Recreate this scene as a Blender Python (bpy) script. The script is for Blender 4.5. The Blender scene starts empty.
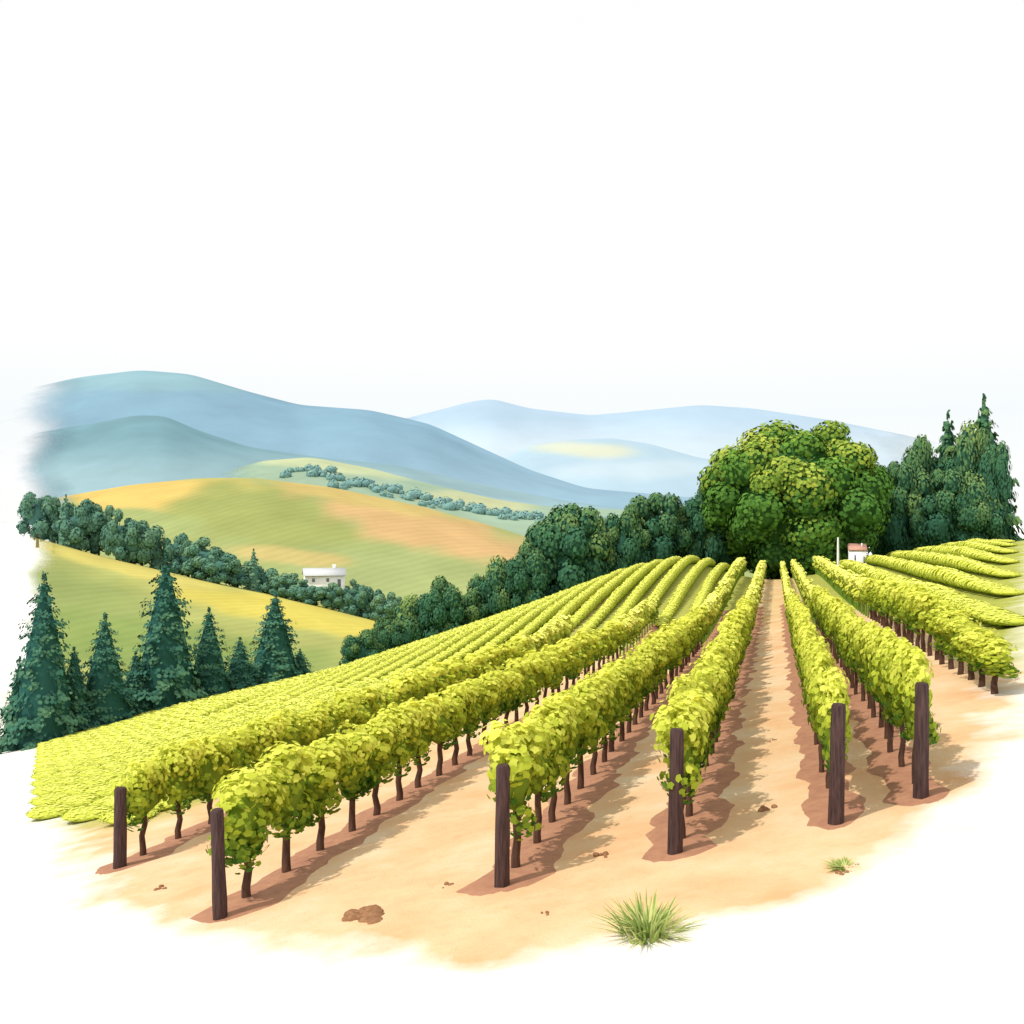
import bpy, bmesh, math, random
import numpy as np
from mathutils import Vector
SC=bpy.context.scene; COL=SC.collection
rng=np.random.default_rng(7); random.seed(7)
F=1000.0; HY=520.0      # focal length in pixels, eye level row
KS=0.263                # the rows run along (KS,1)

# ------------------------------------------------------------------ materials
def lin(r,g,b,k=1.6):
    f=lambda c:min(.9,(((c/255+0.055)/1.055)**2.4 if c/255>0.04045 else c/255/12.92)/k)
    return (f(r),f(g),f(b),1)
def newmat(name):
    m=bpy.data.materials.new(name); m.use_nodes=True
    nt=m.node_tree; nt.nodes.clear()
    out=nt.nodes.new('ShaderNodeOutputMaterial')
    return m,nt,out
def nd(nt,t,**k):
    n=nt.nodes.new(t)
    for a,b in k.items(): setattr(n,a,b)
    return n
def ramp(nt,fac,stops):
    r=nd(nt,'ShaderNodeValToRGB'); e=r.color_ramp.elements
    while len(e)<len(stops): e.new(0.5)
    for i,(p,c) in enumerate(stops): e[i].position=p; e[i].color=c
    nt.links.new(fac,r.inputs[0]); return r.outputs[0]
def mixc(nt,fac,a,b,mode='MIX'):
    m=nd(nt,'ShaderNodeMix',data_type='RGBA',blend_type=mode)
    for i,v in ((0,fac),(6,a),(7,b)):
        if isinstance(v,(int,float,tuple)): m.inputs[i].default_value=v
        else: nt.links.new(v,m.inputs[i])
    return m.outputs[2]
def math_(nt,op,a,b=0.0,clamp=False):
    m=nd(nt,'ShaderNodeMath',operation=op,use_clamp=clamp)
    for i,v in ((0,a),(1,b)):
        if isinstance(v,(int,float)): m.inputs[i].default_value=v
        else: nt.links.new(v,m.inputs[i])
    return m.outputs[0]
def noise(nt,scale,detail=4,rough=.55,vec=None):
    n=nd(nt,'ShaderNodeTexNoise'); n.inputs['Scale'].default_value=scale
    n.inputs['Detail'].default_value=detail; n.inputs['Roughness'].default_value=rough
    if vec is None:
        g=nd(nt,'ShaderNodeTexCoord'); vec=g.outputs['Object']
    nt.links.new(vec,n.inputs['Vector']); return n.outputs['Fac']
def attr(nt,name,out='Fac'):
    a=nd(nt,'ShaderNodeAttribute',attribute_name=name); return a.outputs[out]
def foliage(name,dark,mid,light,trans=.3):
    m,nt,out=newmat(name)
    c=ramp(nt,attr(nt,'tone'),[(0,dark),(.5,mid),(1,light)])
    d=nd(nt,'ShaderNodeBsdfDiffuse'); nt.links.new(c,d.inputs[0])
    if trans>0:
        t=nd(nt,'ShaderNodeBsdfTranslucent'); mx=nd(nt,'ShaderNodeMixShader'); nt.links.new(c,t.inputs[0]); mx.inputs[0].default_value=trans
        nt.links.new(d.outputs[0],mx.inputs[1]); nt.links.new(t.outputs[0],mx.inputs[2]); nt.links.new(mx.outputs[0],out.inputs[0])
    else: nt.links.new(d.outputs[0],out.inputs[0])
    return m
def rough_mat(name,c1,c2,scale,bump=.3,dist=.02,stretch=None):
    m,nt,out=newmat(name)
    g=nd(nt,'ShaderNodeTexCoord'); v=g.outputs['Object']
    if stretch:
        mp=nd(nt,'ShaderNodeMapping'); mp.inputs['Scale'].default_value=stretch; nt.links.new(v,mp.inputs[0]); v=mp.outputs[0]
    n=noise(nt,scale,5,.6,v)
    c=ramp(nt,n,[(.3,c1),(.7,c2)])
    p=nd(nt,'ShaderNodeBsdfPrincipled'); p.inputs['Roughness'].default_value=.9
    p.inputs['Specular IOR Level'].default_value=.15
    b=nd(nt,'ShaderNodeBump'); b.inputs['Strength'].default_value=bump; b.inputs['Distance'].default_value=dist
    nt.links.new(n,b.inputs['Height']); nt.links.new(b.outputs[0],p.inputs['Normal'])
    nt.links.new(c,p.inputs['Base Color']); nt.links.new(p.outputs[0],out.inputs[0]); return m
M={}
K=.95
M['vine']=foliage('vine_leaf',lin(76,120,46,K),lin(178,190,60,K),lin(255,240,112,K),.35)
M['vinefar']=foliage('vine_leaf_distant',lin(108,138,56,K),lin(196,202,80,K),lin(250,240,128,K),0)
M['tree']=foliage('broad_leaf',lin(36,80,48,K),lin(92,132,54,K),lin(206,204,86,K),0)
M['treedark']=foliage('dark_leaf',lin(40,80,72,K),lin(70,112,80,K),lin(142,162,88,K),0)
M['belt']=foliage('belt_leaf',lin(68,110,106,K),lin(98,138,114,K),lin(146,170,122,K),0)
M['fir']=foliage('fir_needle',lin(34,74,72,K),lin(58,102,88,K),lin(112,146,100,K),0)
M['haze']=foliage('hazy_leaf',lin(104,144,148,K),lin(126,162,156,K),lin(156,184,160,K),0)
M['grass']=foliage('grass_blade',lin(110,140,74,K),lin(160,178,100,K),lin(220,220,150,K),.35)
M['bark']=rough_mat('bark',lin(76,54,48,1.3),lin(116,86,70,1.3),6,.6,.03,(3,3,.6))
M['wood']=rough_mat('weathered_wood',lin(58,44,46,1.3),lin(104,80,76,1.3),9,.7,.02,(4,4,.35))
M['shaded_bed']=rough_mat('shaded_tilled_soil',lin(196,140,112),lin(222,164,128),5,.6,.03)  # tilled soil with the brown shade under the rows mixed into its colour
M['clod']=rough_mat('soil_clod',lin(160,112,80),lin(200,150,108),14,.8,.03)
M['white']=rough_mat('white_plaster',lin(250,250,250,1.1),lin(254,254,254,1.1),3,.1)
M['roof']=rough_mat('pale_roof_tile',lin(226,230,234,1.4),lin(238,240,242,1.4),3,.4)
M['redroof']=rough_mat('red_roof_tile',lin(236,176,156,1.4),lin(246,196,174,1.4),6,.4)
M['dark']=rough_mat('dark_opening',lin(130,144,154),lin(150,160,168),3,.1)

# ------------------------------------------------------------------ mesh collecting
class MB:
    def __init__(s): s.v=[];s.n=0;s.f=[];s.t=[]
    def add(s,V,Fc,tone):
        V=np.asarray(V,float); Fc=np.asarray(Fc,int)
        tone=np.broadcast_to(np.asarray(tone,float),(len(Fc),))
        s.v.append(V); s.f.append(Fc+s.n); s.t.append(tone); s.n+=len(V)
    def mesh(s,name,smooth=False):
        me=bpy.data.meshes.new(name); V=np.concatenate(s.v)
        me.vertices.add(len(V)); me.vertices.foreach_set('co',V.ravel())
        li=np.concatenate([f.ravel() for f in s.f]); tot=np.concatenate([np.full(len(f),f.shape[1]) for f in s.f])
        st=np.concatenate([[0],np.cumsum(tot)[:-1]])
        me.loops.add(len(li)); me.loops.foreach_set('vertex_index',li.astype(np.int32))
        me.polygons.add(len(tot)); me.polygons.foreach_set('loop_start',st.astype(np.int32)); me.polygons.foreach_set('loop_total',tot.astype(np.int32))
        a=me.attributes.new('tone','FLOAT','FACE'); a.data.foreach_set('value',np.clip(np.concatenate(s.t),0,1).astype(np.float32))
        me.update(calc_edges=True); me.validate()
        if smooth: me.polygons.foreach_set('use_smooth',np.ones(len(me.polygons),bool))
        return me
def norm(a): return a/np.maximum(np.linalg.norm(a,axis=-1,keepdims=True),1e-9)
VINE_SHAPE=[(1,0),(.68,.75),(.95,1.25),(.68,2.2),(.5,3.14),(.68,4.08),(.95,5.03),(.68,5.53)]
DIAMOND=[(1,0),(.6,1.4),(1,3.14),(.6,4.88)]
PENTA=[(1,0),(.8,1.3),(.95,2.4),(.85,3.7),(.9,5.0)]
def leaves(mb,C,N,S,T,shape=PENTA,cup=.15):
    n=len(C); R=rng.normal(size=(n,3)); t=norm(np.cross(N,R)); b=np.cross(N,t)
    r=np.array([x[0] for x in shape]); th=np.array([x[1] for x in shape]); k=len(shape)
    V=C[:,None,:]+S[:,None,None]*((r*np.cos(th))[None,:,None]*t[:,None,:]+(r*np.sin(th))[None,:,None]*b[:,None,:]-cup*(r**2)[None,:,None]*N[:,None,:])
    mb.add(V.reshape(-1,3),np.arange(n*k).reshape(n,k),T)
def ico(sub=1):
    bm=bmesh.new(); bmesh.ops.create_icosphere(bm,subdivisions=sub,radius=1)
    V=np.array([v.co[:] for v in bm.verts]); Fc=np.array([[v.index for v in f.verts] for f in bm.faces]); bm.free(); return V,Fc
ICO1=ico(1); ICO2=ico(2)
def blob(mb,c,r,tone,src=ICO1,j=.12):
    V=src[0]*(1+rng.uniform(-j,j,(len(src[0]),1)))*np.asarray(r)+np.asarray(c); mb.add(V,src[1],tone)
def tube(mb,pts,rad,seg=7,tone=.5,cap=True):
    pts=np.asarray(pts,float); V=[]
    for i,p in enumerate(pts):
        d=pts[min(i+1,len(pts)-1)]-pts[max(i-1,0)]; d=d/np.linalg.norm(d)
        a=np.cross(d,[0.3,1,0.1]); a/=np.linalg.norm(a); b=np.cross(d,a)
        for k in range(seg):
            q=2*math.pi*k/seg; V.append(p+rad[i]*(math.cos(q)*a+math.sin(q)*b))
    fs=[]
    for i in range(len(pts)-1):
        for k in range(seg): fs.append([i*seg+k,i*seg+(k+1)%seg,(i+1)*seg+(k+1)%seg,(i+1)*seg+k])
    mb.add(V,fs,tone)
    if cap:
        L=(len(pts)-1)*seg; top=np.array(V[L:]); mb.add(top,[list(range(seg))],tone)
def box(mb,lo,hi,tone=.5):
    x0,y0,z0=lo;x1,y1,z1=hi
    V=[(x0,y0,z0),(x1,y0,z0),(x1,y1,z0),(x0,y1,z0),(x0,y0,z1),(x1,y0,z1),(x1,y1,z1),(x0,y1,z1)]
    mb.add(V,[(0,3,2,1),(4,5,6,7),(0,1,5,4),(1,2,6,5),(2,3,7,6),(3,0,4,7)],tone)
def obj(name,me,mat,parent=None,loc=(0,0,0)):
    if mat and not me.materials: me.materials.append(mat)
    o=bpy.data.objects.new(name,me); COL.objects.link(o); o.location=loc
    if parent: o.parent=parent
    return o
def tag(o,label,cat,group=None,kind=None):
    o['label']=label; o['category']=cat
    if group: o['group']=group
    if kind: o['kind']=kind
def empty(name,loc,rz=0,scale=(1,1,1)):
    o=bpy.data.objects.new(name,None); COL.objects.link(o); o.location=loc; o.rotation_euler=(0,0,rz); o.scale=scale
    o.empty_display_size=.3; return o
ORD=['first','second','third','fourth','fifth','sixth','seventh','eighth','ninth','tenth','eleventh','twelfth','thirteenth','fourteenth','fifteenth','sixteenth','seventeenth','eighteenth','nineteenth','twentieth','twenty-first','twenty-second','twenty-third','twenty-fourth','twenty-fifth','twenty-sixth']

# ------------------------------------------------------------------ terrain
AU=[-70,-50,-38,-32,-24,-15,-9,-4,0,9,25,60]
AV=[0,.2,.8,2.0,3.4,5.2,5.2,2.7,1.4,1.2,.8,0]
_uu=np.linspace(-70,60,400); _aa=np.interp(_uu,AU,AV); _k=np.hanning(21);_k/=_k.sum(); _aa=np.convolve(np.pad(_aa,10,'edge'),_k,'valid')
def sstep(a,b,x):
    t=np.clip((x-a)/(b-a),0,1); return t*t*(3-2*t)
def vend(u): return 118+.55*np.minimum(0,u+10)
def H(x,y):
    x=np.asarray(x,float); y=np.asarray(y,float)
    u=x-KS*y; ue=np.where(u>35,35+(u-35)*.3,np.where(u<-75,-75+(u+75)*.3,u))
    z=-3.62+.187*ue-.04*y+np.interp(u,_uu,_aa)*sstep(48,112,y)
    d=y-vend(np.clip(u,-80,60))-6
    z=z-.3*5*np.logaddexp(0,np.clip(d,-200,4000)/5)
    lo=-34.0; s=3.0
    return lo+s*np.logaddexp(0,(z-lo)/s)
def ground_at(px,py):
    dx=(px-512)/F; dz=-(py-HY)/F; t=4.0
    while t<400:
        if dz*t<float(H(dx*t,t)): break
        t+=.05
    return Vector((dx*t,t,float(H(dx*t,t))))
def edge_D(px,extra=5):
    s=(px-512)/F-KS; y=118.0
    for _ in range(30): y=.5*y+.5*(float(vend(s*y))+extra)
    return y
ys=np.concatenate([np.arange(-14,140,.7),140*np.power(9000/140,np.linspace(0,1,50))])
ss=np.linspace(-1,1,301)
Y,S=np.meshgrid(ys,ss,indexing='ij'); X=S*(34+.95*np.maximum(Y,0)); Z=H(X,Y)
Z=Z+.02*np.sin(X*2.1+Y*1.3)*np.sin(Y*1.7-X*.6)
poly=[ground_at(*p) for p in [(30,780),(38,852),(80,915),(180,942),(300,952),(440,978),(560,962),(700,944),(800,914),(900,872),(985,815),(1045,700)]]
poly=[(p.x,p.y) for p in poly]; poly=poly+[(.57*90,90),(.57*200,200),(-.505*200,200),(-.495*80,80)]
poly=np.array(poly)
def sdist(X,Y):
    d=np.full(X.shape,1e9); ins=np.zeros(X.shape,bool)
    for i in range(len(poly)):
        a=poly[i]; b=poly[(i+1)%len(poly)]; e=b-a
        t=np.clip(((X-a[0])*e[0]+(Y-a[1])*e[1])/(e@e),0,1)
        d=np.minimum(d,np.hypot(X-a[0]-t*e[0],Y-a[1]-t*e[1]))
        c=((a[1]>Y)!=(b[1]>Y)); 
        with np.errstate(divide='ignore',invalid='ignore'):
            xi=(b[0]-a[0])*(Y-a[1])/(b[1]-a[1])+a[0]
        ins^=c&(X<xi)
    return np.where(ins,d,-d)
paint=np.clip(sdist(X,Y)/(.04*np.maximum(Y,6)),-4,4)
U=X-KS*Y
green=np.where(U<-14.2,sstep(14.2,15.8,-U)*sstep(22,29,Y),np.maximum(sstep(48,62,Y)*np.where(np.abs(U+.3)<1.3,.15,np.where((U>-1.5)&(U<3),.35,.95)),np.where(U>5.2,sstep(5.2,6.2,U)*sstep(20,25,Y),0)))
def grid_mesh(name,X,Y,Z,attrs,cols=None):
    nr,nc=X.shape; me=bpy.data.meshes.new(name)
    V=np.stack([X,Y,Z],-1).reshape(-1,3); i=np.arange((nr-1)*(nc-1)); r=i//(nc-1); c=i%(nc-1); b=r*nc+c
    Fc=np.stack([b,b+1,b+nc+1,b+nc],-1)
    me.vertices.add(len(V)); me.vertices.foreach_set('co',V.ravel())
    me.loops.add(Fc.size); me.loops.foreach_set('vertex_index',Fc.ravel().astype(np.int32))
    me.polygons.add(len(Fc)); me.polygons.foreach_set('loop_start',(np.arange(len(Fc))*4).astype(np.int32)); me.polygons.foreach_set('loop_total',np.full(len(Fc),4,np.int32))
    me.update(calc_edges=True); me.polygons.foreach_set('use_smooth',np.ones(len(Fc),bool))
    for k,v in attrs.items():
        a=me.attributes.new(k,'FLOAT','POINT'); a.data.foreach_set('value',v.ravel().astype(np.float32))
    if cols is not None:
        a=me.attributes.new('col','FLOAT_COLOR','POINT'); cc=np.concatenate([cols.reshape(-1,3),np.ones((len(V),1))],1); a.data.foreach_set('color',cc.ravel().astype(np.float32))
    return me
m,nt,out=newmat('vineyard_ground')
n1=noise(nt,.55,5,.6); n2=noise(nt,3.5,5,.65); n3=noise(nt,22,4,.7)
soil=ramp(nt,n1,[(.3,lin(248,192,142,1.34)),(.52,lin(253,214,168,1.34)),(.72,lin(255,230,194,1.34))])
soil=mixc(nt,math_(nt,'MULTIPLY',ramp(nt,n2,[(.55,(0,0,0,1)),(.75,(1,1,1,1))]),.3),soil,lin(234,172,120,1.34))
gr=ramp(nt,n2,[(.3,lin(170,182,84,1.5)),(.7,lin(210,210,108,1.5))])
col=mixc(nt,attr(nt,'green'),soil,gr)
pw=attr(nt,'paint')
warp=math_(nt,'MULTIPLY',math_(nt,'SUBTRACT',noise(nt,.62,5,.55),.5),5.0)
near=math_(nt,'SUBTRACT',1.0,math_(nt,'MULTIPLY',attr(nt,'green'),.7))
pw=math_(nt,'ADD',pw,math_(nt,'MULTIPLY',warp,near))
cream=ramp(nt,math_(nt,'MULTIPLY',pw,.7),[(0,(1,1,1,1)),(1,(0,0,0,1))])
pw2=math_(nt,'ADD',math_(nt,'MULTIPLY',pw,.5),.3,True)
col=mixc(nt,math_(nt,'MULTIPLY',cream,.5),col,lin(255,236,196,1.45))
col=mixc(nt,pw2,(.88,.88,.88,1),col)
p=nd(nt,'ShaderNodeBsdfDiffuse'); b=nd(nt,'ShaderNodeBump'); b.inputs['Strength'].default_value=.5; b.inputs['Distance'].default_value=.04
hh=math_(nt,'ADD',n3,n2); nt.links.new(math_(nt,'MULTIPLY',hh,pw2),b.inputs['Height']); nt.links.new(b.outputs[0],p.inputs['Normal'])
nt.links.new(col,p.inputs[0]); nt.links.new(p.outputs[0],out.inputs[0])
g=obj('ground',grid_mesh('ground',X,Y,Z,{'paint':paint,'green':green}),m); g['kind']='structure'

# ------------------------------------------------------------------ hills and mountains
def hill_mat(name,nscale,amt,stripe=None):
    m,nt,out=newmat(name); c=attr(nt,'col','Color')
    n=noise(nt,nscale,6,.62); k=ramp(nt,n,[(.25,(1-amt,)*3+(1,)),(.75,(1+amt,)*3+(1,))])
    c=mixc(nt,1.0,c,k,'MULTIPLY')
    if stripe:
        w=nd(nt,'ShaderNodeTexWave'); w.inputs['Scale'].default_value=stripe; w.inputs['Distortion'].default_value=6; w.inputs['Detail Scale'].default_value=.3
        mp=nd(nt,'ShaderNodeMapping'); mp.inputs['Rotation'].default_value=(0,0,.7); tc=nd(nt,'ShaderNodeTexCoord')
        nt.links.new(tc.outputs['Object'],mp.inputs[0]); nt.links.new(mp.outputs[0],w.inputs[0])
        c=mixc(nt,1.0,c,ramp(nt,w.outputs[1],[(0,(.95,.96,.93,1)),(1,(1.02,1.02,1,1))]),'MULTIPLY')
    d=nd(nt,'ShaderNodeBsdfDiffuse'); nt.links.new(c,d.inputs[0])
    t=nd(nt,'ShaderNodeBsdfTransparent'); mx=nd(nt,'ShaderNodeMixShader')
    a=math_(nt,'ADD',attr(nt,'solid'),math_(nt,'MULTIPLY',math_(nt,'SUBTRACT',noise(nt,nscale*1.2,4,.6),.5),.9))
    a=math_(nt,'SUBTRACT',math_(nt,'MULTIPLY',a,1.3),.15,True)
    a=math_(nt,'MAXIMUM',a,math_(nt,'GREATER_THAN',attr(nt,'solid'),.995))
    nt.links.new(a,mx.inputs[0]); nt.links.new(t.outputs[0],mx.inputs[1]); nt.links.new(d.outputs[0],mx.inputs[2]); nt.links.new(mx.outputs[0],out.inputs[0])
    return m
def fnoise(x,y,s):
    r=np.random.default_rng(int(s*100)+3); o=np.zeros(np.shape(x))
    for k in range(9):
        a=r.uniform(0,6.28); f=s*(1.55**(k/1.5)); ph=r.uniform(0,6.28)
        o+=np.sin((x*math.cos(a)+y*math.sin(a))*f+ph)/(1.35**k)
    return o/3
def hill(name,crest,D,D0,zf,colfn,mat,fade=(20,60,2000,2100),relief=0,rs=.05,back=.5):
    px=np.array([c[0] for c in crest],float); py=np.array([c[1] for c in crest],float)
    tx=np.linspace(px[0],px[-1],500); tz=np.interp(tx,px,py); k=np.hanning(25);k/=k.sum(); tz=np.convolve(np.pad(tz,12,'edge'),k,'valid')
    def hz(x,y):
        x=np.asarray(x,float); y=np.asarray(y,float)
        ec=-(np.interp(512+F*x/y,tx,tz)-HY)/F; t=(y-D0)/(D-D0); e0=zf/D0
        z=np.where(t<1,y*(e0+(ec-e0)*np.sin(np.clip(t,0,1)*math.pi/2)),zf+(ec*D-zf)*(1-((t-1)/back*.9)**2))
        if relief: z=z+relief*fnoise(x,y,rs)*np.sin(np.clip(t,0,1)*math.pi)**.7
        return z
    sl=(np.linspace(px[0],px[-1],280)-512)/F; yy=np.concatenate([np.linspace(D0,D,70),np.linspace(D,D+(D-D0)*back,16)[1:]])
    Yg,Sg=np.meshgrid(yy,sl,indexing='ij'); Xg=Sg*Yg; Zg=hz(Xg,Yg)
    PX=512+F*Xg/Yg; PY=HY-F*Zg/Yg
    C=colfn(PX,PY,Xg,Yg)
    sol=sstep(fade[0],fade[1],PX+6*np.sin(PY/9))*(1-sstep(fade[2],fade[3],PX))
    o=obj(name,grid_mesh(name,Xg,Yg,Zg,{'solid':sol},C),mat); o['kind']='structure'
    return hz
def L(r,g,b,k=1.5): return np.array(lin(r,g,b,k)[:3])
def patch(C,w,c): return C*(1-w[...,None])+w[...,None]*c
def el(PX,PY,cx,cy,rx,ry,soft=.35,rot=0):
    dx=PX-cx; dy=PY-cy; c,s=math.cos(rot),math.sin(rot); a=dx*c+dy*s; b=-dx*s+dy*c
    r=np.hypot(a/rx,b/ry)*(1+.12*np.sin(PX/13+PY/7)+.1*np.sin(PX/31-PY/5)); return 1-sstep(1-soft,1+soft,r)
def c1(PX,PY,X,Y):
    C=np.ones(PX.shape+(3,))*L(194,198,122)
    C=patch(C,el(PX,PY,60,600,110,34,.5,.25),L(168,182,114))
    C=patch(C,el(PX,PY,290,612,130,14,.4,.2),L(236,220,112))
    C=patch(C,el(PX,PY,120,565,100,8,.5,.25),L(232,218,126))
    C=patch(C,el(PX,PY,180,655,200,30,.5,.15),L(156,176,104))
    return C
def c3(PX,PY,X,Y):
    C=np.ones(PX.shape+(3,))*L(178,190,126)
    C=patch(C,el(PX,PY,160,494,110,15,.3,-.02),L(240,208,124))
    C=patch(C,el(PX,PY,270,518,95,30,.3,.15),L(174,182,112))
    C=patch(C,el(PX,PY,430,532,105,20,.35,.25),L(228,190,136))
    C=patch(C,el(PX,PY,350,496,90,7,.5,.2),L(220,196,126))
    C=patch(C,el(PX,PY,400,575,110,24,.4,.1),L(182,194,132))
    C=patch(C,el(PX,PY,290,556,60,8,.4,.1),L(214,196,130))
    return C
h1=hill('hill_near',[(-60,520),(15,532),(100,556),(200,580),(300,602),(380,622),(430,650),(500,690),(560,710)],190,112,-27,c1,hill_mat('near_hill_field',.09,.14,.16),(14,66,2000,2100),.35,.03)
h3=hill('hill_middle',[(-40,520),(60,497),(130,485),(200,478),(255,478),(330,487),(420,506),(500,528),(560,548),(620,560),(760,570)],380,228,-28,c3,hill_mat('middle_hill_field',.05,.13,.09),(30,90,2000,2100),.8,.02)
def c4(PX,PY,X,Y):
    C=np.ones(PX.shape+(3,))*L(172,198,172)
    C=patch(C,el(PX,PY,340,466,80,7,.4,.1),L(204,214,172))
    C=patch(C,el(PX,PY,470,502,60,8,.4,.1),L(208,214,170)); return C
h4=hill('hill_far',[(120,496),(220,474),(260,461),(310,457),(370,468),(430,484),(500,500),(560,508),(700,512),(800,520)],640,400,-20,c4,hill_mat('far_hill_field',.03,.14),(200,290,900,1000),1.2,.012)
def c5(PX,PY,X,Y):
    C=np.ones(PX.shape+(3,))*L(132,172,184); C=patch(C,sstep(430,485,PY),L(162,194,202)); return C  # haze painted into the slope colour, paler towards the foot
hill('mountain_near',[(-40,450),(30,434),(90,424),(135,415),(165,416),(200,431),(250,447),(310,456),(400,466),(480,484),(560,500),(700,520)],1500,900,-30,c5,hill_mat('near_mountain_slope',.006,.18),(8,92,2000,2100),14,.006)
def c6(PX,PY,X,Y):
    C=np.ones(PX.shape+(3,))*L(148,186,208); C=patch(C,sstep(420,490,PY),L(160,194,214));  # lower slope lightened in colour to imitate haze
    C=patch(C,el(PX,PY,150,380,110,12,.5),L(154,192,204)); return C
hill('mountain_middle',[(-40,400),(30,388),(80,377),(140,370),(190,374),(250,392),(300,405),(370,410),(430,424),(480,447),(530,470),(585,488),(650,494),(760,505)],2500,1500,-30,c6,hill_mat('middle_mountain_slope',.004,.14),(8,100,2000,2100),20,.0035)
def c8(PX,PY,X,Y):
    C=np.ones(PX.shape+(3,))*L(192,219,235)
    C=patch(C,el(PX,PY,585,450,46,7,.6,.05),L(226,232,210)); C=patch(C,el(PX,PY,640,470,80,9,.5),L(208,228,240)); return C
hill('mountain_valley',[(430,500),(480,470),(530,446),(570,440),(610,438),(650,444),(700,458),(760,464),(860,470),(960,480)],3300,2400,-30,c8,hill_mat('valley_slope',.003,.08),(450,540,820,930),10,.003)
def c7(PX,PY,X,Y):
    C=np.ones(PX.shape+(3,))*L(190,216,237); C=patch(C,sstep(412,450,PY),L(212,229,241)); return C  # pale foot is painted aerial haze
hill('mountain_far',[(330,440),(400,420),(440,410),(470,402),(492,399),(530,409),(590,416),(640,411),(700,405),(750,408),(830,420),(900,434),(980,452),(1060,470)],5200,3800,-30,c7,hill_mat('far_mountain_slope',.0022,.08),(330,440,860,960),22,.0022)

# ------------------------------------------------------------------ vines
def vine_crown(seed,nclump,per,size,shape,core=1.0,grad=.62,ctone=.2,rj=(.7,1.15),tn=.1):
    global rng; rng=np.random.default_rng(seed); mb=MB()
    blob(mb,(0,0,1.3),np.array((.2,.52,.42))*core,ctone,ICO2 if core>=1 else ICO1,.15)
    for i in range(nclump):
        yy=-.6+1.2*((i*.618+.3)%1); zz=rng.uniform(.8,1.76); xx=rng.uniform(-.22,.22)
        if rng.random()<.3: zz=rng.uniform(1.7,1.95); yy*=.55
        c=np.array([xx,yy,zz]); r=rng.uniform(.17,.27)
        N=norm(rng.normal(size=(per,3))+np.array([0,0,.25])); C=c+N*r*rng.uniform(*rj,(per,1))
        out=norm(C-np.array([0,0,1.25])); N2=norm(N+out*.7+rng.normal(size=(per,3))*.2)
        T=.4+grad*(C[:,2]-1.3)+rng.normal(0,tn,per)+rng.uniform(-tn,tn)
        leaves(mb,C,N2,size*rng.uniform(.7,1.25,per),T,shape)
    return mb
def hedge_crown(seed,per=420,hw=.62,hl=.7,z0=.12,z1=.86,size=.055):
    # a low, broad, evenly clipped vine: a rounded cushion closely covered in leaves
    global rng; rng=np.random.default_rng(seed); mb=MB()
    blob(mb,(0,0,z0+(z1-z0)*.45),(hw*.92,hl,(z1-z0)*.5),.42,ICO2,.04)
    d=norm(rng.normal(size=(per,3))+np.array([0,0,.35])); lump=1+.07*np.sin(d[:,0]*5+seed)*np.cos(d[:,1]*4)
    C=d*np.array([hw,hl,(z1-z0)*.55])*lump[:,None]*rng.uniform(.95,1.05,(per,1))+np.array([0,0,z0+(z1-z0)*.45])
    N=norm(d/np.array([hw,hl,.5])+rng.normal(size=(per,3))*.15)
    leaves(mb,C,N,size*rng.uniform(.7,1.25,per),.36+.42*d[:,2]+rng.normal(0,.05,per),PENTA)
    return mb
crowns=[vine_crown(100+i,24,44,.07,VINE_SHAPE).mesh('vine_foliage') for i in range(6)]
crowns2=[vine_crown(150+i,20,27,.086,PENTA).mesh('vine_foliage') for i in range(6)]
for c in crowns+crowns2: c.materials.append(M['vine'])
trunks=[]
for i in range(4):
    rng=np.random.default_rng(300+i); mb=MB(); a=rng.uniform(-.028,.028,(6,2))
    pts=[(a[k,0]*(k>0),a[k,1]*(k>0),z) for k,z in enumerate((-.12,.2,.45,.7,.95,1.2))]
    tube(mb,pts,[.072,.062,.055,.052,.044,.03],7); tube(mb,[pts[4],(a[4,0],a[4,1]+.3,1.12),(a[4,0],a[4,1]+.55,1.15)],[.03,.024,.018],6); tube(mb,[pts[4],(a[4,0],a[4,1]-.3,1.1),(a[4,0],a[4,1]-.55,1.13)],[.03,.024,.018],6)
    me=mb.mesh('vine_trunk',True); me.materials.append(M['bark']); trunks.append(me)
rng=np.random.default_rng(8); mb=MB(); tube(mb,[(0,0,-.12),(.01,0,.2),(0,.01,.55)],[.05,.042,.03],7); short_trunk=mb.mesh('vine_trunk',True); short_trunk.materials.append(M['bark'])
ROWS=[ # u, start, end, width scale, height scale, description
 (1.98,14.1,None,.72,.92,'row behind the rightmost dark post'),
 (.80,13.6,None,.66,.9,'row behind the post right of the path'),
 (-1.31,13.5,None,.9,.94,'row behind the post left of the path'),
 (-3.6,13.6,None,1.0,.94,'row behind the middle foreground post'),
 (-7.9,14.8,66,1.15,.96,'row behind the lowest left post'),
 (-12.8,20.0,62,1.15,.96,'row behind the leftmost post'),
 (4.5,20.4,None,1.1,.9,'post-less row nearest the right edge'),
]
u=7.6; i=0
RN=['second','third','fourth','fifth','sixth','seventh','eighth']
while u<30: ROWS.append((u,u/.234,None,1.25,1.25,'%s row in from the right edge'%RN[min(i,6)])); u+=2.9; i+=1
u=-16.6; i=0
while u>-53: ROWS.append((u,{0:25.5,1:27.5}.get(i,-u/.73),60 if u>-36 else None,1.15,1.0,'%s row beyond the leftmost posted row'%ORD[i])); u-=2.5; i+=1
NH=len(ROWS)
u=-5.6
while u>-37: ROWS.append((u,64 if u<-7 else 70,None,.75,1.15,'fine row on the upper slope')); u-=1.75
allv=[]
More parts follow.
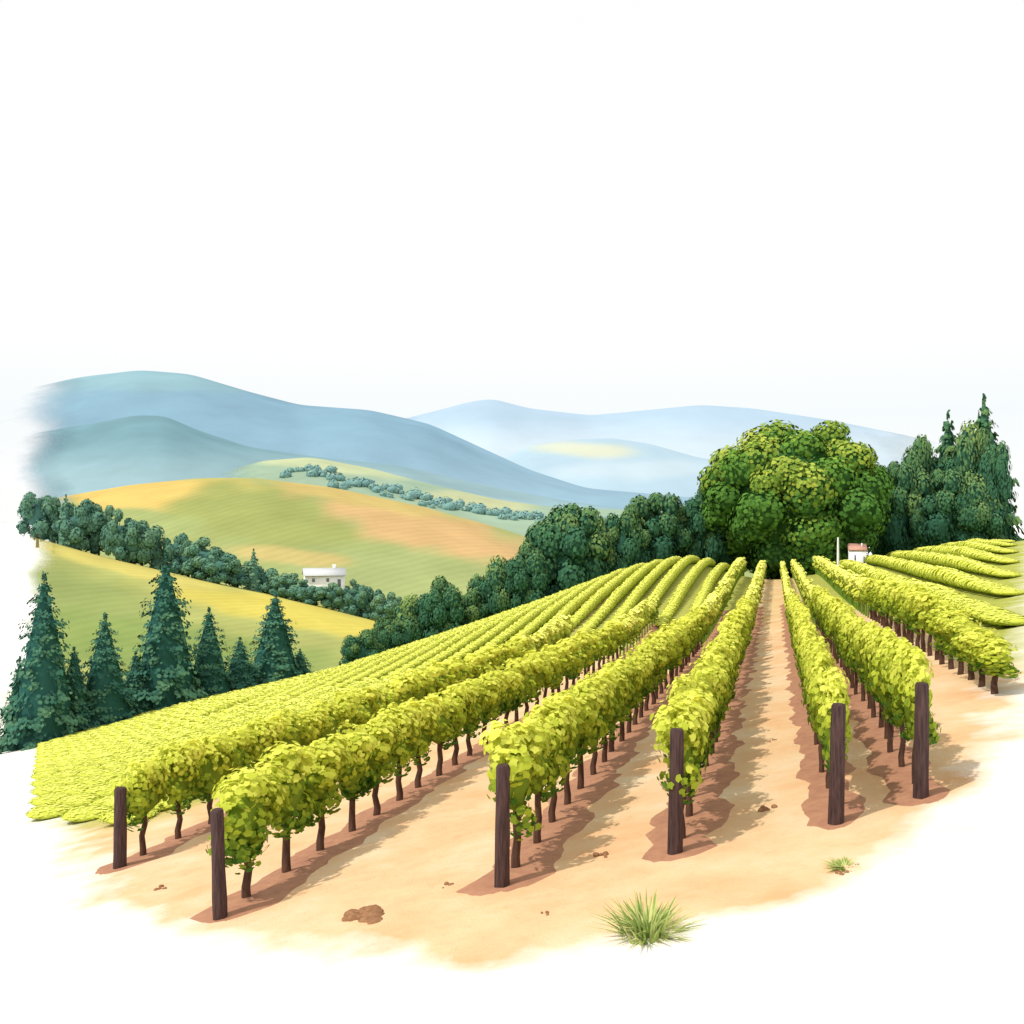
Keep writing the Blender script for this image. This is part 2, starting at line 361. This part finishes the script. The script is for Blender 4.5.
for ri,(u,v0,v1,w,hs,d) in enumerate(ROWS):
    v=v0+.25; k=0; ve=float(vend(u))-1.5
    if v1: ve=min(v1,ve)
    while v<ve:
        allv.append((v*math.hypot(1,(u/v+KS)),ri,u,v,k)); v+=1.2; k+=1
allv.sort(key=lambda a:a[0])
R0=-math.atan(KS)
random.seed(5)
def vinelabel(ri,k):
    d=ROWS[ri][5]
    if ri<7 and k<12: return 'leafy grapevine, %s from front in the %s'%(ORD[k],d),'grapevines trained in parallel rows'
    if ri<7: return 'small distant grapevine far along the %s'%d,'distant grapevines in the '+d
    return 'low yellow-green grapevine in the '+d,'grapevines in the '+d
def growth(ri,k):
    # rows without an end post start with young short plants
    return 1.0 if ri<6 else min(1.0,(.6 if ri==6 else .35)+.05*k)
hedges=[hedge_crown(520+i) for i in range(5)]
hedgem=[l.mesh('vine_foliage') for l in hedges]
for c in hedgem: c.materials.append(M['vinefar'])
for d_,ri,u,v,k in allv[:300]:
    x=u+KS*v+random.uniform(-.05,.05); z=float(H(x,v)); s=random.uniform(.95,1.04)*ROWS[ri][4]*growth(ri,k)
    e=empty('grape_vine',(x,v,z),R0+(math.pi if random.random()<.5 else 0)+random.uniform(-.06,.06),(ROWS[ri][3]*random.uniform(.94,1.06),1.0,s))
    lb,gp=vinelabel(ri,k); tag(e,lb,'grapevine',gp)
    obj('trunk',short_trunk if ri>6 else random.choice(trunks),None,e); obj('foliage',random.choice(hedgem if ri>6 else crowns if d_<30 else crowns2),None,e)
low=[vine_crown(500+i,10,15,.13,PENTA,.9) for i in range(5)]
hlow=[hedge_crown(560+i,110,.62,.7,.12,.86,.1) for i in range(5)]
mbig=MB()
for d_,ri,u,v,k in allv[300:]:
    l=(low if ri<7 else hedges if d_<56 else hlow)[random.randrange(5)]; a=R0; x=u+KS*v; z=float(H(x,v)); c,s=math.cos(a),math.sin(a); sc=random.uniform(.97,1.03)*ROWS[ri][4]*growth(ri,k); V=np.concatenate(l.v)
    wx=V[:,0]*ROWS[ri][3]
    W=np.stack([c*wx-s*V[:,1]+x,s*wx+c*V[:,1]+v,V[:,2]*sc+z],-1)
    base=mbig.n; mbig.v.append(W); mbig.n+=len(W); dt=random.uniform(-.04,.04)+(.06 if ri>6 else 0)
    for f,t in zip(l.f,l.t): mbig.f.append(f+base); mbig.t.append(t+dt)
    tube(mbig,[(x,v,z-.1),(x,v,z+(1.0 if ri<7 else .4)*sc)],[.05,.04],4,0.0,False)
o=obj('distant_vines',mbig.mesh('distant_vines'),M['vinefar']); tag(o,'far yellow-green vine rows covering the slopes up to the crest','vines',kind='stuff')
def shaded_bed(u,v0,v1,w,hgt=.035):  # low soil mound; dark colour and tapered end stand in for row and post shadows
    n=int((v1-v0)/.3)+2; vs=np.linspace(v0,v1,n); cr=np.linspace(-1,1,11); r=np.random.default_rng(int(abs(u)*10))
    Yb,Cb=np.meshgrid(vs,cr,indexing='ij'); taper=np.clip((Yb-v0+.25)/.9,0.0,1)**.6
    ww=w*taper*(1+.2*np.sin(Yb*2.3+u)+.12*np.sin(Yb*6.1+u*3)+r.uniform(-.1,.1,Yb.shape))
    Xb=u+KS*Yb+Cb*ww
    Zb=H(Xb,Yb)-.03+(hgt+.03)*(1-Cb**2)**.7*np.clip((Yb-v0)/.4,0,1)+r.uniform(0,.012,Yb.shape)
    o=obj('shaded_soil_bed',grid_mesh('shaded_soil_bed',Xb,Yb,Zb,{}),M['shaded_bed']); o['kind']='structure'
for (u,v0,v1,w,hs,d) in ROWS[:6]: shaded_bed(u,v0-.9,min(70,float(vend(u)),v1 or 999),.62 if w>.8 else .45)

# ------------------------------------------------------------------ posts
posts=[(921,800,682,13.6,'rightmost dark wooden end post, in front of the last posted vine row'),
(836,825,703,13.1,'dark wooden end post just right of the central orange dirt path'),
(675,855,728,13.1,'dark wooden end post just left of the central orange dirt path'),
(502,885,763,13.1,'dark wooden end post in the middle of the foreground'),
(220,920,808,14.2,'lowest-standing dark wooden end post at left, in front of the longest vine row'),
(120,868,787,19.5,'leftmost dark wooden end post, standing farther back')]
for i,(px,pb,pt,D,lb) in enumerate(posts):
    rng=np.random.default_rng(40+i); mb=MB(); x=(px-512)/F*D; z=float(H(x,D)); hgt=-(pt-HY)/F*D-z
    lean=rng.uniform(-.03,.03,2); seg=12; zs=[-.35,0,.3,.7,1.1,hgt-.05,hgt-.012]; rr=[.105,.104,.1,.097,.094,.092,.075]
    if i==5: rr=[q*1.25 for q in rr]
    pts=[(lean[0]*max(q,0),lean[1]*max(q,0),q) for q in zs]; tube(mb,pts,rr,seg)
    V=mb.v[0]; V[:,:2]+=rng.normal(0,.004,(len(V),2))
    mb.v[1]=V[-seg:].copy()
    o=obj('wooden_post',mb.mesh('wooden_post'),M['wood'],None,(x,D,z)); tag(o,lb,'post','wooden end posts of the vine rows')

# ------------------------------------------------------------------ trees
def broad(seed,lobes,per,size,rx=.5,rz=.47,zc=.5,rl=(.13,.22),shape=PENTA,core=0,jit=.12,qr=(.82,1.06),tv=.15,tg=.3):
    global rng; rng=np.random.default_rng(seed); mb=MB()
    P=[]
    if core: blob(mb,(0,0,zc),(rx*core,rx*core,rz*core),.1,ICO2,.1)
    off=rng.random()
    for i in range(lobes):
        zz=1-2*(i+.5)/lobes; a=i*2.39996+off*6.28; s=math.sqrt(1-zz*zz)
        n=norm(np.array([s*math.cos(a),s*math.sin(a),zz])+rng.normal(0,jit,3)); r=rng.uniform(*rl); q=rng.uniform(*qr)
        c=np.array([0,0,zc])+n*np.array([rx-r*.8,rx-r*.8,rz-r*.7])*q
        if c[2]<.14: c[2]=.14+rng.uniform(0,.06)
        P.append(c)
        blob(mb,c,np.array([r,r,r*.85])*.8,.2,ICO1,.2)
        N=norm(rng.normal(size=(per,3))+np.array([0,0,.3])+n*.4); C=c+N*r*rng.uniform(.78,1.06,(per,1))*np.array([1,1,.85])
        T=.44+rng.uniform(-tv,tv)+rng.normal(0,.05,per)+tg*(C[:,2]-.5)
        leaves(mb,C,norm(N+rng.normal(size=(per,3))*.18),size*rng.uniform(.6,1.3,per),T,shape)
    tr=MB(); tube(tr,[(0,0,-.08),(0.004,0,.08),(-.004,.004,.3),(0,0,.6)],[.045,.034,.026,.012],9)
    for c in P[:9]:
        s=rng.uniform(.16,.36); tube(tr,[(0,0,s),(c[0]*.5,c[1]*.5,(s+c[2])/2+.02),tuple(c)],[.016,.011,.004],5)
    return mb.mesh('tree_crown'),tr.mesh('tree_trunk',True)
def conifer(seed,levels=26,br=11,R=.27,size=.022,power=.85,bot=.05,shape=DIAMOND,nn=24):
    global rng; rng=np.random.default_rng(seed); mb=MB()
    tube(mb,[(0,0,bot),(0,0,.3),(0,0,.6),(0,0,.93)],[R*.65,R*.58,R*.34,.01],10,.2)
    for l in range(levels):
        t=l/(levels-1); z=bot+(.98-bot)*t; r=R*((1-t)**power)*rng.uniform(.85,1.15)+.012; nb=max(5,int(br*(1-.5*t)))
        for b in range(nb):
            a=2*math.pi*(b+rng.random())/nb; rr=r*rng.uniform(.7,1.22); n=max(10,int(nn*(rr/R)+10))
            q=rng.uniform(.2,1.03,n); d=np.array([math.cos(a),math.sin(a)]); side=np.array([-d[1],d[0]])
            sp=rng.normal(0,.03,n)*(1.2-q*.5)*min(1,rr/R*2+.15); tb=rng.uniform(-.1,.1)
            C=np.stack([d[0]*rr*q+side[0]*sp,d[1]*rr*q+side[1]*sp,z-.04*q*q*(1+.8*(1-t))+.02*q**4+rng.normal(0,.01,n)],-1)
            N=norm(np.stack([np.full(n,d[0])*.9,np.full(n,d[1])*.9,np.full(n,.7)],-1)+rng.normal(size=(n,3))*.2)
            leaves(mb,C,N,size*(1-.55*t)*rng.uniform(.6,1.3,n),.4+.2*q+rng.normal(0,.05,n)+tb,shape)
    tr=MB(); tube(tr,[(0,0,-.06),(0,0,.1),(0,0,.97)],[.026,.02,.002],8)
    return mb.mesh('conifer_crown'),tr.mesh('conifer_trunk',True)
CR={}
def tree(key,gen,mat,name,px,top,wpx,D,label,group=None,hfn=H,unitw=1.0,sink=0.0,rz=None):
    if key not in CR:
        c,t=gen(); c.materials.append(mat); t.materials.append(M['bark']); CR[key]=(c,t)
    c,t=CR[key]; x=(px-512)/F*D; z=float(hfn(x,D))-sink; h=-(top-HY)/F*D-z; w=wpx/F*D/unitw
    z-=h*.1; h*=1.1
    e=empty(name,(x,D,z),random.uniform(0,6.28) if rz is None else rz,(w,w,h)); tag(e,label,'tree',group)
    obj('trunk',t,None,e); obj('crown',c,None,e); return e
random.seed(11)
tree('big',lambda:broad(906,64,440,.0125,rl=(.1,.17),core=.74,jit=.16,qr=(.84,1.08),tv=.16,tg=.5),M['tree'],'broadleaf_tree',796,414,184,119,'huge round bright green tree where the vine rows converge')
G='dark trees on the right skyline'
TR=[('fir2',984,394,92,124,'tallest pointed dark tree at the far right end of the treeline'),
('fir3',948,410,84,126,'pointed dark tree, second in from the right end of the treeline'),
('b1',924,438,58,125,'dark rounded tree left of the two pointed trees at right'),
('b2',896,458,58,124,'low dark rounded tree touching the right side of the huge tree'),
('b3',966,424,54,123,'rounded dark tree between the two pointed trees'),
('b1',988,430,46,122,'narrow dark tree at the very right end of the treeline'),
('b2',940,466,66,122,'low bushy dark tree below the second pointed tree'),
('b3',972,474,58,121,'lowest bushy dark tree below the tallest pointed tree at right')]
for key,px,top,w,D,lb in TR:
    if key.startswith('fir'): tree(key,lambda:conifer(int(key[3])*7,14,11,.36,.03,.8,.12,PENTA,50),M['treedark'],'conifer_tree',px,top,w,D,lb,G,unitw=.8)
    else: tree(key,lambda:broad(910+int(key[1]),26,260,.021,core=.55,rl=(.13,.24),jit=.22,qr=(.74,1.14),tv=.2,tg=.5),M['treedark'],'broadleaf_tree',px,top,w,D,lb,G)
E=[(362,630,44),(386,618,38),(412,596,50),(440,578,54),(468,588,44),(496,558,54),(526,543,54),(566,500,86),(606,520,60),(628,506,52),(655,490,70),(684,506,46),(706,481,56),(728,500,46)]
for i,(px,top,w) in enumerate(E):
    tree('b%d'%(1+i%3),None,M['treedark'],'broadleaf_tree',px,top,w,edge_D(px,4+(i%3)*1.5),'dark rounded tree, %s from the left in the treeline climbing the vineyard edge'%ORD[i],'treeline along the upper vineyard edge')
FR=[(44,570,92,75,'tall dark fir at the left edge of the fir group'),(105,612,78,79,'short dark fir between the two tallest firs at left'),
(74,645,60,77,'low bushy fir in the gap beside the leftmost tall fir'),
(166,552,96,86,'tallest dark fir in the middle of the left fir group'),(209,606,66,90,'slim dark fir just right of the tallest fir'),
(240,636,58,93,'small dark fir between the slim fir and the rightmost fir'),(275,590,80,97,'pointed dark fir near the right end of the left group'),(20,655,50,76,'small dark fir at the far left edge of the picture'),(300,648,40,100,'lowest dark fir at the right foot of the fir group'),(136,650,56,84,'low fir between the short fir and the tallest fir')]
for i,(px,top,w,D,lb) in enumerate(FR):
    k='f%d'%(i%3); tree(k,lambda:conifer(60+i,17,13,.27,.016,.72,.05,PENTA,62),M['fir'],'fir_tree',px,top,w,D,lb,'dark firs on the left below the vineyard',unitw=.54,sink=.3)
pxs=np.linspace(36,392,24); tops=np.interp(pxs,[36,60,100,150,185,230,280,330,392],[488,497,508,526,528,554,566,586,590])
random.seed(21)
for i,(px,tp) in enumerate(zip(pxs,tops)):
    D=193+random.uniform(-2,4); px+=random.uniform(-4,4)
    if px>300: D=189
    tp+=random.uniform(-8,7); w=random.uniform(30,46)
    if i%6==2: tree('sf',lambda:conifer(77,14,9,.27,.03,.8,.05,PENTA),M['belt'],'conifer_tree',px,tp-6,24,D,'small pointed tree, %s from the left in the near hill tree belt'%ORD[i],'tree belt on the near hill crest',hfn=h1,unitw=.55,sink=0)
    else: tree('s%d'%(i%3),lambda:broad(930+i,16,150,.032,core=.5,jit=.25,qr=(.72,1.16)),M['belt'],'broadleaf_tree',px,tp,w,D,'small rounded tree, %s from the left in the near hill tree belt'%ORD[i],'tree belt on the near hill crest',hfn=h1,sink=0)
mb=MB(); rng=np.random.default_rng(3)
for (a,b,n,dd) in [(285,335,12,560),(330,420,30,542),(420,500,30,536),(500,560,20,530),(560,700,20,540)]:
    for i in range(n):
        t=(i+rng.random())/n; D=dd+rng.uniform(-12,12); x=(a+(b-a)*t-512)/F*D; z=float(h4(x,D)); r=rng.uniform(1.5,3.6)
        blob(mb,(x,D,z+r*.3),(r*1.2,r,r*.8),.3,ICO1,.2); N=norm(rng.normal(size=(50,3))); leaves(mb,np.array([x,D,z+r*.3])+N*r,N,np.full(50,.7),.5+rng.normal(0,.2,50),PENTA)
o=obj('far_wood',mb.mesh('far_wood'),M['haze']); tag(o,'hazy line of far-off woods on the pale hill behind the orange hill','woods',kind='stuff')
MT=[(262,566,26,250),(282,574,20,246),(352,580,24,250),(372,588,26,246),(392,594,26,246),(425,602,28,244),(300,590,26,238),(338,593,26,238),(408,604,24,242),(446,606,26,244)]
for i,(px,tp,w,D) in enumerate(MT):
    tree('s%d'%(i%3),None,M['belt'],'broadleaf_tree',px,tp,w,D,'%s small tree from the left at the foot of the orange hill'%ORD[sorted(q[0] for q in MT).index(px)],'trees near the white house',hfn=h3)

# ------------------------------------------------------------------ houses
def house(px,D,hfn,w,dp,hh,rh,roofmat,label,rz,py=None,nwin=2):
    x=(px-512)/F*D; z=float(hfn(x,D))
    if py is not None: z=max(z,-(py-HY)/F*D)
    e=empty('farmhouse',(x,D,z),rz); tag(e,label,'house')
    mb=MB(); box(mb,(-w/2,-dp/2,-3),(w/2,dp/2,hh)); 
    mb.add([(-w/2,-dp/2,hh),(-w/2,dp/2,hh),(-w/2,0,hh+rh),(w/2,-dp/2,hh),(w/2,dp/2,hh),(w/2,0,hh+rh)],[(0,1,2),(3,5,4)],.5)
    obj('wall',mb.mesh('house_wall'),M['white'],e)
    mb=MB(); o=.04*w; t=.12
    for s in (-1,1):
        y0=s*(dp/2+o); zz=hh-o*rh/(dp/2)
        V=[(-w/2-o,y0,zz+.03),(w/2+o,y0,zz+.03),(w/2+o,0,hh+rh+.03),(-w/2-o,0,hh+rh+.03)]; V=V+[(a,b,c+t) for a,b,c in V]
        mb.add(V,[(0,3,2,1),(4,5,6,7),(0,1,5,4),(1,2,6,5),(2,3,7,6),(3,0,4,7)],.5)
    rf=obj('roof',mb.mesh('house_roof'),roofmat,e)
    mb=MB(); box(mb,(w*.22,-.3,hh+rh*.5),(w*.22+.7*w/8,.3,hh+rh+.9*w/9)); obj('chimney',mb.mesh('house_chimney'),M['white'],rf)
    for k in range(nwin):
        mb=MB(); cx=-w/2+w*(k+.6)/(nwin+.8); box(mb,(cx-.035*w,-dp/2-.05,hh*.45),(cx+.035*w,-dp/2+.02,hh*.75)); obj('window',mb.mesh('house_window'),M['dark'],e)
    mb=MB(); cx=w*.36; box(mb,(cx-.04*w,-dp/2-.05,0),(cx+.04*w,-dp/2+.02,hh*.65)); obj('door',mb.mesh('house_door'),M['dark'],e)
    return e
house(324,245,h3,9.5,7,2.8,1.5,M['roof'],'small white farmhouse at the foot of the orange hill, left of centre',.25,586)
house(857,110,H,1.8,1.4,1.9,.6,M['redroof'],'tiny white hut with a pale reddish roof beside the huge round tree',-.2,None,1)
x=(838-512)/F*107; z=float(H(x,107)); mb=MB(); tube(mb,[(0,0,-.3),(0,0,2.0),(0,0,3.6)],[.15,.12,.09],8); o=obj('marker_post',mb.mesh('marker_post'),M['white'],None,(x,107,z)); tag(o,'thin white post standing in front of the huge tree, left of the hut','post')

# ------------------------------------------------------------------ tuft and clods
def tuft(px,py,wpx,hpx,n,label,seed):
    global rng; rng=np.random.default_rng(seed); p=ground_at(px,py); k=p.y/F; W=wpx*k/2; Hh=hpx*k; mb=MB()
    for i in range(n):
        a=rng.uniform(0,6.28); lean=rng.uniform(.05,1)**.7; l=Hh*rng.uniform(.6,1.08)*(1.1-.45*lean); b0=np.array([math.cos(a),math.sin(a),0])*rng.uniform(0,.55)*W
        d=np.array([math.cos(a),math.sin(a),0]); side=np.array([-d[1],d[0],0]); wd=rng.uniform(.014,.028); V=[]
        for q in (0,.35,.7,1):
            c=b0+d*W*lean*q*q*.75+d*W*.12*q+np.array([0,0,l*(q-.25*lean*q*q)]); ww=wd*(1-q*.9)
            V+= [c-side*ww,c+side*ww]
        mb.add(V,[(0,1,3,2),(2,3,5,4),(4,5,7,6)],rng.uniform(.1,1))
    o=obj('grass_tuft',mb.mesh('grass_tuft'),M['grass'],None,p-Vector((0,0,.02))); tag(o,label,'grass tuft','grass tufts on the bare soil')
tuft(648,936,96,38,230,'large spiky green grass tuft on the sandy ground in the front',1)
tuft(845,868,44,8,130,'small low green tuft on the soil below the second post from the right',2)
CL=[(362,917,56,10,'widest flat brown soil clod, between the two left foreground posts'),(768,808,22,8,'small brown clod in the middle of the central path'),
(600,856,20,7,'small brown clod between the middle post and the post left of the path'),(165,888,20,6,'small clod between the two leftmost posts'),
(447,886,16,5,'small pale clod just left of the middle post'),(846,872,26,5,'small clod under the little green tuft at right'),(772,742,12,4,'tiny clod far up the central path'),(545,915,12,4,'tiny clod right of the middle post foot')]
for i,(px,py,w,h,lb) in enumerate(CL):
    rng=np.random.default_rng(70+i); p=ground_at(px,py); k=p.y/F; mb=MB()
    for j in range(14 if w>40 else 5):
        q=rng.uniform(-.38,.38,2)*w*k; s=rng.uniform(.4,1); blob(mb,(q[0],q[1]*1.1,.187*q[0]-.04*q[1]),(w*k*.18*s,w*k*.22*s,h*k*.4*s),.5,ICO2,.2)
    o=obj('soil_clod',mb.mesh('soil_clod'),M['clod'],None,p); tag(o,lb,'soil clod','soil clods on the sandy ground')

# ------------------------------------------------------------------ light, sky, camera
sdir=Vector((-.50,-.28,.82)).normalized(); el_=math.asin(sdir.z)
ld=bpy.data.lights.new('sun','SUN'); ld.energy=3.0; ld.angle=math.radians(1.5); ld.color=(1,.95,.86)
lo=bpy.data.objects.new('sun',ld); COL.objects.link(lo); lo.rotation_euler=sdir.to_track_quat('Z','Y').to_euler(); lo.location=(-30,-20,60)
w=bpy.data.worlds.new('World'); SC.world=w; w.use_nodes=True; nt=w.node_tree; nt.nodes.clear()
out=nd(nt,'ShaderNodeOutputWorld'); bg=nd(nt,'ShaderNodeBackground'); bg.inputs[1].default_value=.1
sk=nd(nt,'ShaderNodeTexSky',sky_type='NISHITA'); sk.sun_disc=False; sk.sun_elevation=el_; sk.sun_rotation=math.atan2(sdir.x,sdir.y)
tc=nd(nt,'ShaderNodeTexCoord'); sp=nd(nt,'ShaderNodeSeparateXYZ'); nt.links.new(tc.outputs['Generated'],sp.inputs[0])
cl=ramp(nt,sp.outputs[2],[(.0,(1,1,1,1)),(.045,(.985,.99,1,1)),(.1,(.925,.967,.99,1)),(.16,(1,1,1,1))])
cl=mixc(nt,1.0,cl,(10.3,10.3,10.2,1),'MULTIPLY')
c=mixc(nt,.96,sk.outputs[0],cl); nt.links.new(c,bg.inputs[0]); nt.links.new(bg.outputs[0],out.inputs[0])
cd=bpy.data.cameras.new('camera'); cd.sensor_width=36; cd.lens=36*F/1024; cd.shift_y=(HY-512)/1024; cd.clip_end=20000; cd.clip_start=.1
co=bpy.data.objects.new('camera',cd); COL.objects.link(co); co.location=(0,0,0); co.rotation_euler=(math.pi/2,0,0); SC.camera=co
SC.view_settings.view_transform='Standard'; SC.view_settings.look='None'; SC.view_settings.exposure=0
print('vines',len(allv))
